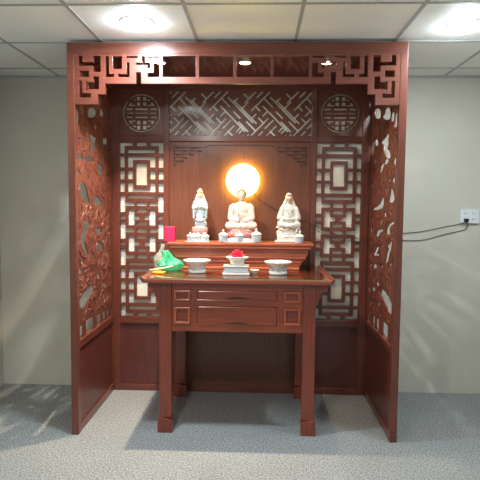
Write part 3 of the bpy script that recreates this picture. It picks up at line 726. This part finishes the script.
# ------------------------------------------------------------------ porcelain figures
def cap(mb, p, q, r0, r1, n=5):
    p = Vector(p); q = Vector(q)
    for i in range(n+1):
        t = i/n; r = r0*(1-t)+r1*t; c = p.lerp(q, t); mb.ell(c, (r, r, r), nu=10, nv=7)
def lotus(mb, x, y, z, r, h, n=14, rows=2):
    mb.lathe([(.001, 0), (r*.72, 0), (r*.8, h*.3), (r*.86, h*.7), (r*.8, h), (.001, h)], (x, y, z), 36)
    for row in range(rows):
        for i in range(n):
            a = 2*PI*(i+.5*row)/n; zz = z+h*(.32+.34*row)
            rot = Matrix.Rotation(a, 3, 'Z') @ Matrix.Rotation(.45-.3*row, 3, 'Y')
            mb.ell((x+r*.84*math.cos(a), y+r*.84*math.sin(a), zz), (r*.12, r*.23, h*.36), rot, nu=8, nv=7)
def face(mb, x, y, z, r):       # features on a head that looks towards -y
    mb.ell((x, y-r*.93, z-.05*r), (r*.11, r*.16, r*.24), nu=8, nv=7)
    mb.ell((x, y-r*.86, z-.42*r), (r*.24, r*.12, r*.07), nu=8, nv=6)
    for s in (-1, 1):
        mb.ell((x+s*r*.36, y-r*.80, z+.10*r), (r*.20, r*.10, r*.07), nu=8, nv=6)
        mb.ell((x+s*r*.36, y-r*.82, z+.27*r), (r*.24, r*.08, r*.045), nu=8, nv=6)
        mb.ell((x+s*r*.93, y, z-.15*r), (r*.10, r*.16, r*.36), nu=8, nv=7)
def hand(mb, base, direction, side, sz):
    b = Vector(base); d = Vector(direction).normalized(); s = Vector(side).normalized()
    mb.ell(b+d*sz*.5, (sz*.42, sz*.42, sz*.42), nu=8, nv=6)
    for i, L in enumerate((.8, .95, .9, .7)):
        o = s*((i-1.5)*sz*.26)
        cap(mb, b+d*sz*.7+o, b+d*sz*(.9+L)+o*.9, sz*.13, sz*.10, 4)
    cap(mb, b+d*sz*.3+s*sz*.45, b+d*sz*1.0+s*sz*.75, sz*.14, sz*.11, 3)

def buddha(x, y, z):
    t = thing('buddha_figurine', 'pale seated buddha figurine on a pink lotus in front of the glowing disc', 'figurine', (x, y, z), None)
    L = (x, y, z)
    MB().lathe([(.001, 0), (.088, 0), (.092, .005), (.088, .014), (.074, .022), (.074, .030), (.001, .030)], L, 48, sy=.72).build('plinth', M['porc'], t, smooth=True, loc=L)
    mb = MB(); lotus(mb, 0, 0, .028, .092, .052, 16, 2); mb.v = [(x+a, y+b*.74, z+c) for a, b, c in mb.v]
    mb.build('lotus_base', M['porcpink'], t, smooth=True, loc=L)
    mb = MB(); Z = z+.078
    # crossed legs
    for s in (-1, 1):
        cap(mb, (x+s*.03, y-.005, Z+.028), (x+s*.078, y-.030, Z+.022), .026, .023)
        cap(mb, (x+s*.080, y-.032, Z+.020), (x-s*.015, y-.058, Z+.016), .022, .015, 7)
    mb.ell((x, y-.02, Z+.016), (.080, .048, .020))
    mb.ell((x, y+.005, Z+.03), (.062, .042, .036))
    # torso and neck
    mb.ell((x, y+.004, Z+.075), (.050, .034, .052)); mb.ell((x, y+.004, Z+.118), (.056, .033, .042))
    mb.ell((x, y, Z+.145), (.046, .026, .022)); cap(mb, (x, y, Z+.155), (x, y-.002, Z+.185), .018, .015, 3)
    for s in (-1, 1):
        mb.ell((x+s*.052, y+.002, Z+.132), (.023, .023, .024))
        cap(mb, (x+s*.060, y, Z+.128), (x+s*.068, y-.008, Z+.070), .022, .021, 6)
        cap(mb, (x+s*.068, y-.010, Z+.066), (x+s*.022, y-.046, Z+.050), .019, .012, 6)
        hand(mb, (x+s*.024, y-.050, Z+.050), (-s, -.25, -.05), (0, -.9, .35), .014)
    # robe folds
    for i in range(4):
        mb.tube([(x-.050+.006*i, y-.026, Z+.138-.014*i), (x-.02, y-.036-.001*i, Z+.105-.013*i), (x+.02, y-.036, Z+.092-.013*i), (x+.048, y-.028, Z+.100-.012*i)], .0032, 6)
    for i in range(3):
        mb.tube([(x-.06, y-.052, Z+.026+.006*i), (x, y-.073+.005*i, Z+.018+.006*i), (x+.06, y-.052, Z+.026+.006*i)], .003, 6)
    body = link_mesh('robed_body', remeshed(mb, .0024, 2), M['robe_pink'], t, smooth=True, loc=L)
    mb = MB(); hz = Z+.203; r = .029
    mb.ell((x, y-.002, hz), (r*.93, r, r*1.18)); mb.ell((x, y-.008, hz-r*.7), (r*.62, r*.6, r*.45)); face(mb, x, y-.002, hz, r)
    link_mesh('head', remeshed(mb, .0014, 1), M['skin'], t, smooth=True, loc=L)
    mb = MB(); mb.ell((x, y+.005, hz+.010), (r*1.06, r*1.03, r*1.02)); mb.ell((x, y+.004, hz+r*1.18), (r*.46, r*.46, r*.46))
    for i in range(90):
        a = i*2.39996; q = 1-i/90*.95; rr = math.sqrt(max(0, 1-q*q))
        if math.sin(a)*rr < -.55 and q < .55: continue
        mb.ell((x+r*1.06*rr*math.cos(a), y+.005+r*1.03*rr*math.sin(a), hz+.010+r*1.02*q), (.0033,)*3, nu=6, nv=5)
    mb.build('curled_hair', M['hair'], t, smooth=True, loc=L)
    t.scale = (1.18, 1.05, 1.22)
    return t
buddha(.022, .675, RZ+.0)

def standing(x, y, z):
    t = thing('standing_figurine', 'slender standing robed figurine in pale blue with a gold crown', 'figurine', (x, y, z))
    L = (x, y, z)
    rk = MB()
    rnd = random.Random(3)
    for i in range(26):
        a = rnd.uniform(0, 2*PI); rr = rnd.uniform(.0, .05); rk.ell((x+rr*math.cos(a)*1.1, y+rr*math.sin(a)*.7, z+rnd.uniform(.012, .055)), (rnd.uniform(.014, .024),)*3, nu=8, nv=6)
    rk.lathe([(.001, 0), (.068, 0), (.066, .02), (.05, .05), (.001, .055)], L, 24, sy=.72)
    me = remeshed(rk, .003, 1)
    for v in me.vertices: v.co.z = max(v.co.z, z)
    link_mesh('rock_base', me, M['porc'], t, smooth=True, loc=L)
    mb = MB(); lotus(mb, 0, 0, .058, .062, .048, 12, 2); mb.v = [(x+a, y+b*.8, z+c) for a, b, c in mb.v]
    mb.build('lotus_base', M['porcpink'], t, smooth=True, loc=L)
    mb = MB(); Z = z+.10
    for (q, hx, hy, dx) in ((0, .046, .032, 0), (.03, .044, .031, .002), (.06, .039, .028, .003), (.09, .036, .026, .002), (.12, .037, .025, 0), (.15, .040, .026, -.002), (.175, .042, .025, -.002), (.198, .034, .021, -.001)):
        mb.ell((x+dx, y, Z+q), (hx, hy, .024))
    cap(mb, (x, y, Z+.20), (x, y-.002, Z+.225), .014, .012, 3)
    for s in (-1, 1):
        cap(mb, (x+s*.036, y, Z+.190), (x+s*.045, y-.008, Z+.150), .016, .017, 5)
        cap(mb, (x+s*.045, y-.010, Z+.148), (x+s*.010, y-.034, Z+.160), .014, .009, 6)
        cap(mb, (x+s*.044, y-.008, Z+.140), (x+s*.046, y-.006, Z+.075), .013, .009, 6)
        hand(mb, (x+s*.010, y-.036, Z+.160), (-s*.5, -.3, .8), (0, 1, 0), .009)
    for i in range(7):
        xx = x-.033+.011*i
        mb.tube([(xx, y-.026, Z+.0), (xx*.6+x*.4+.003, y-.028, Z+.05), (xx*.5+x*.5, y-.026, Z+.11)], .0032, 6)
    mb.ell((x+.030, y+.003, Z+.025), (.024, .022, .030))
    body = link_mesh('robed_body', remeshed(mb, .0022, 2), M['robe_blue'], t, smooth=True, loc=L)
    MB().tube([(x-.052, y-.014, Z+.040), (x-.034, y-.033, Z+.056), (x, y-.037, Z+.052), (x+.03, y-.031, Z+.050), (x+.046, y-.014, Z+.056)], [.003, .0048, .005, .0048, .003], 8).build('sash', M['sash'], body, smooth=True, loc=L)
    MB().tube([(x-.022, y-.022, Z+.198), (x-.014, y-.034, Z+.172), (x, y-.037, Z+.158), (x+.014, y-.034, Z+.172), (x+.022, y-.022, Z+.198)], .003, 8).build('necklace', M['gold'], body, smooth=True, loc=L)
    mb = MB(); hz = Z+.243; r = .0215
    mb.ell((x, y-.003, hz), (r*.9, r, r*1.2)); mb.ell((x, y-.008, hz-r*.7), (r*.6, r*.6, r*.45)); face(mb, x, y-.003, hz, r)
    link_mesh('head', remeshed(mb, .0012, 1), M['skin'], t, smooth=True, loc=L)
    mb = MB(); mb.ell((x, y+.012, hz+.004), (r*1.1, r*.9, r*1.3))
    for s in (-1, 1): cap(mb, (x+s*.021, y+.006, hz), (x+s*.034, y+.010, hz-.055), .011, .013, 5)
    cap(mb, (x, y+.012, hz-.01), (x, y+.014, hz-.06), .024, .03, 4)
    link_mesh('veil', remeshed(mb, .0022, 2), M['porc'], t, smooth=True, loc=L)
    mb = MB().lathe([(.020, 0), (.023, .004), (.021, .014), (.014, .026), (.008, .034), (.002, .040)], (x, y-.001, hz+r*.72), 20)
    for i in range(5):
        a = -PI/2+(i-2)*.5; mb.ell((x+.021*math.cos(a), y+.021*math.sin(a), hz+r*.72+.012), (.004, .004, .009), nu=8, nv=6)
    mb.build('crown', M['gold'], t, smooth=True, loc=L)
    return t
standing(-.290, .675, RZ)

def seated_white(x, y, z):
    t = thing('seated_figurine', 'all white veiled figurine seated on a rocky porcelain base', 'figurine', (x, y, z))
    L = (x, y, z)
    MB().box(x-.105, x+.105, y-.060, y+.060, z, z+.014).build('plinth', M['porc'], t, bevel=.004)
    rk = MB(); rnd = random.Random(9)
    for i in range(60):
        a = rnd.uniform(0, 2*PI); rr = math.sqrt(rnd.uniform(0, 1)); q = rnd.uniform(.014, .105); w = .080-.15*max(0, q-.075)
        rk.ell((x+rr*math.cos(a)*(w), y+rr*math.sin(a)*.044, z+q+.006), (rnd.uniform(.011, .021), rnd.uniform(.010, .016), rnd.uniform(.008, .013)), nu=8, nv=6)
    for q in range(34):
        s_ = 1 if q % 2 else -1; zz = rnd.uniform(.08, .155); rk.ell((x+s_*rnd.uniform(.048, .080), y+rnd.uniform(-.035, .03), z+zz), (rnd.uniform(.011, .019), rnd.uniform(.010, .016), rnd.uniform(.009, .014)), nu=8, nv=6)
    rk.ell((x, y+.01, z+.10), (.078, .035, .05))
    rk.ell((x, y, z+.05), (.080, .045, .06)); rk.box(x-.088, x+.088, y-.045, y+.045, z+.012, z+.05)
    me = remeshed(rk, .0028, 1)
    for v in me.vertices: v.co.z = max(v.co.z, z+.013)
    link_mesh('rock_base', me, M['porc'], t, smooth=True, loc=L)
    mb = MB(); Z = z+.112
    for s in (-1, 1):
        cap(mb, (x+s*.025, y, Z+.025), (x+s*.064, y-.026, Z+.020), .026, .024)
        cap(mb, (x+s*.066, y-.028, Z+.018), (x-s*.012, y-.050, Z+.012), .021, .015, 7)
    mb.ell((x, y-.012, Z+.012), (.078, .046, .020)); mb.ell((x, y, Z+.045), (.058, .036, .045))
    mb.ell((x, y, Z+.09), (.048, .031, .05)); mb.ell((x, y, Z+.13), (.045, .026, .03)); mb.ell((x, y, Z+.15), (.034, .022, .02))
    cap(mb, (x, y, Z+.155), (x, y-.002, Z+.19), .016, .013, 3)
    for s in (-1, 1):
        cap(mb, (x+s*.050, y, Z+.132), (x+s*.068, y-.006, Z+.070), .022, .024, 6)
        cap(mb, (x+s*.068, y-.010, Z+.066), (x+s*.014, y-.044, Z+.060), .017, .010, 6)
        cap(mb, (x+s*.050, y-.02, Z+.06), (x+s*.055, y-.03, Z+.03), .018, .012, 5)
        hand(mb, (x+s*.016, y-.046, Z+.060), (-s, -.25, -.02), (0, -.9, .35), .012)
    for i in range(5):
        mb.tube([(x-.036+.004*i, y-.024, Z+.140-.014*i), (x, y-.036, Z+.118-.015*i), (x+.036-.004*i, y-.024, Z+.140-.014*i)], .0028, 6)
    for i in range(3):
        mb.tube([(x-.066, y-.046, Z+.022+.007*i), (x, y-.062+.004*i, Z+.012+.007*i), (x+.066, y-.046, Z+.022+.007*i)], .003, 6)
    link_mesh('robed_body', remeshed(mb, .0023, 2), M['porc'], t, smooth=True, loc=L)
    mb = MB(); hz = Z+.212; r = .026
    mb.ell((x, y-.003, hz), (r*.9, r, r*1.18)); mb.ell((x, y-.009, hz-r*.7), (r*.6, r*.6, r*.45)); face(mb, x, y-.003, hz, r)
    link_mesh('head', remeshed(mb, .0013, 1), M['skin'], t, smooth=True, loc=L)
    mb = MB(); mb.ell((x, y+.012, hz+.010), (r*1.08, r*.95, r*1.34))
    for s in (-1, 1): cap(mb, (x+s*.020, y+.008, hz), (x+s*.040, y+.012, hz-.065), .010, .018, 6)
    for s in (-1, 1): cap(mb, (x+s*.044, y+.012, hz-.065), (x+s*.060, y+.014, hz-.13), .018, .018, 5)
    cap(mb, (x, y+.018, hz), (x, y+.020, hz-.11), .022, .038, 6)
    link_mesh('veil', remeshed(mb, .0023, 2), M['porc'], t, smooth=True, loc=L)
    mb = MB(); mb.ell((x, y-.006, hz+r*.86), (r*.72, r*.75, r*.40))
    mb.build('hair', M['blackhair'], t, smooth=True, loc=L)
    MB().ell((x, y-r*.82, hz+r*1.15), (.006, .005, .010)).build('crown_ornament', M['gold'], t, smooth=True, loc=L)
    return t
seated_white(.378, .675, RZ)

# ------------------------------------------------------------------ things at the left of the table
def crumple(x, y, z, rx, ry, h, seed, neck, name, mat, label):
    vs = []; fs = []; nu, nv = 56, 30
    rnd = random.Random(seed)
    for j in range(nv+1):
        t = j/nv
        if t < .62:
            q = t/.62; r = math.sin(PI*(.12+.80*q)/1.0)**.62; zz = h*.62*q
        else:
            q = (t-.62)/.38; r0 = math.sin(PI*.92)**.62; r = r0*(1-q)+.20*q+.10*(q**3); zz = h*(.62+.38*q)
        dx, dy = neck[0]*max(0, t-.4)/.6, neck[1]*max(0, t-.4)/.6
        for i in range(nu):
            a = 2*PI*i/nu
            n = noise.noise(Vector((math.cos(a)*2.1, math.sin(a)*2.1, t*2.5+seed)))*.30+abs(noise.noise(Vector((math.cos(a)*5, math.sin(a)*5, t*4+seed))))*.26+(.16*math.sin(a*11+seed) if t > .55 else 0)*r
            rr = r*(1+n*(.35+.65*min(1, t*3)))
            vs.append((x+dx+rx*rr*math.cos(a), y+dy+ry*rr*math.sin(a), z+max(0, zz+(.012*noise.noise(Vector((a*2, t*6, seed))) if 0 < j else 0))))
    for j in range(nv):
        for i in range(nu):
            k = (i+1) % nu; fs.append((j*nu+i, j*nu+k, (j+1)*nu+k, (j+1)*nu+i))
    fs.append(tuple(range(nu))[::-1])
    o = MB().add(vs, fs).build(name, mat, None, smooth=True, loc=(x, y, z))
    return tag(o, label, 'bag')
crumple(-.470, .42, RT+.001, .086, .070, .135, 2.3, (-.04, .03), 'plastic_bag', M['greenbag'], 'crumpled translucent green plastic bag on the left of the altar table')
crumple(-.566, .480, RT+.001, .036, .030, .180, 5.1, (.035, -.0), 'plastic_bag', M['clearbag'], 'cloudy clear plastic bag standing behind the green bag')
pk = MB().box(-.548, -.470, .61, .65, RZ, RZ+.110).build('pink_packet', M['pink'], None, bevel=.003, loc=(-.509, .63, RZ))
tag(pk, 'bright pink paper packet upright on the left end of the riser', 'packet')
st = MB().tube([(-.585, .26, RT+.018), (-.50, .30, RT+.028), (-.44, .335, RT+.040)], .005, 8).build('wooden_stick', M['stick'], None, smooth=True, loc=(-.55, .27, RT))
tag(st, 'pale cream stick leaning against the green bag', 'stick')
op = MB().prism([(-.56, .225), (-.49, .205), (-.475, .265), (-.545, .29)], RT, RT+.012, 'xy').build('incense_packet', M['orange'], None, bevel=.003, loc=(-.52, .245, RT))
tag(op, 'flat orange packet lying on the table in front of the green bag', 'packet')

# ------------------------------------------------------------------ outlet and cables
ox0, ox1, oz0, oz1 = 1.722, 1.865, 1.360, 1.474
t = thing('wall_outlet', 'white double wall outlet plate with a black plug in it', 'outlet', ((ox0+ox1)/2, WY, (oz0+oz1)/2))
pl = MB().box(ox0, ox1, WY-.012, WY, oz0, oz1).build('faceplate', M['plate'], t, bevel=.004)
for cxx in (ox0+.040, ox1-.040):
    MB().box(cxx-.026, cxx+.026, WY-.0135, WY-.0115, oz0+.018, oz1-.018).build('socket_insert', M['plate'], pl, bevel=.002)
for cxx in (ox0+.040, ox1-.040):
    for dz in (-.022, .022):
        for dx in (-.009, .009):
            MB().box(cxx+dx-.002, cxx+dx+.002, WY-.0142, WY-.013, (oz0+oz1)/2+dz-.006, (oz0+oz1)/2+dz+.006).build('slot', M['socket'], pl)
MB().box(ox0, ox1+.002, WY-.013, WY-.001, oz0-.004, oz0).build('bottom_edge', M['socket'], pl)
pg = MB().prism([(1.746, 1.398), (1.780, 1.398), (1.776, 1.378), (1.768, 1.366), (1.757, 1.366), (1.749, 1.378)], WY-.045, WY-.0142).build('power_plug', M['black'], None, bevel=.003, loc=(1.763, WY-.03, 1.38))
tag(pg, 'small black plug pushed into the white wall outlet', 'plug')
def spline(pts, n=10):
    P = [Vector(p) for p in pts]; P = [P[0]*2-P[1]]+P+[P[-1]*2-P[-2]]; out = []
    for i in range(1, len(P)-2):
        for k in range(n):
            t = k/n; a, b, c, d = P[i-1:i+3]
            out.append(.5*((2*b)+(c-a)*t+(2*a-5*b+4*c-d)*t*t+(3*b-a-3*c+d)*t**3))
    return out+[P[-2]]
c1 = [(.10, .805, 1.60), (.16, .815, 1.53), (.34, .815, 1.43), (.55, .795, 1.35), (.75, .800, 1.27), (.93, .795, 1.24), (.985, .79, 1.242), (1.06, .845, 1.25), (1.15, .884, 1.262), (1.278, .889, 1.278), (1.42, .889, 1.292), (1.563, .889, 1.322), (1.70, .889, 1.350), (1.752, .862, 1.370)]
c2 = [(.60, .795, 1.30), (.75, .797, 1.235), (.93, .79, 1.21), (.985, .785, 1.212), (1.06, .842, 1.222), (1.15, .884, 1.222), (1.278, .889, 1.222), (1.44, .889, 1.226), (1.603, .889, 1.272), (1.746, .889, 1.306), (1.775, .875, 1.335), (1.768, .862, 1.368)]
tag(MB().tube(spline(c1), .0022, 6).build('power_cable', M['cable'], None, smooth=True, loc=(1.278, .889, 1.278)), 'thin dark cable from the halo lamp to the outlet, the upper of the two', 'cable')
tag(MB().tube(spline(c2), .0024, 6).build('power_cable', M['cable'], None, smooth=True, loc=(1.278, .889, 1.222)), 'thin dark cable sagging below the other on the right wall', 'cable')
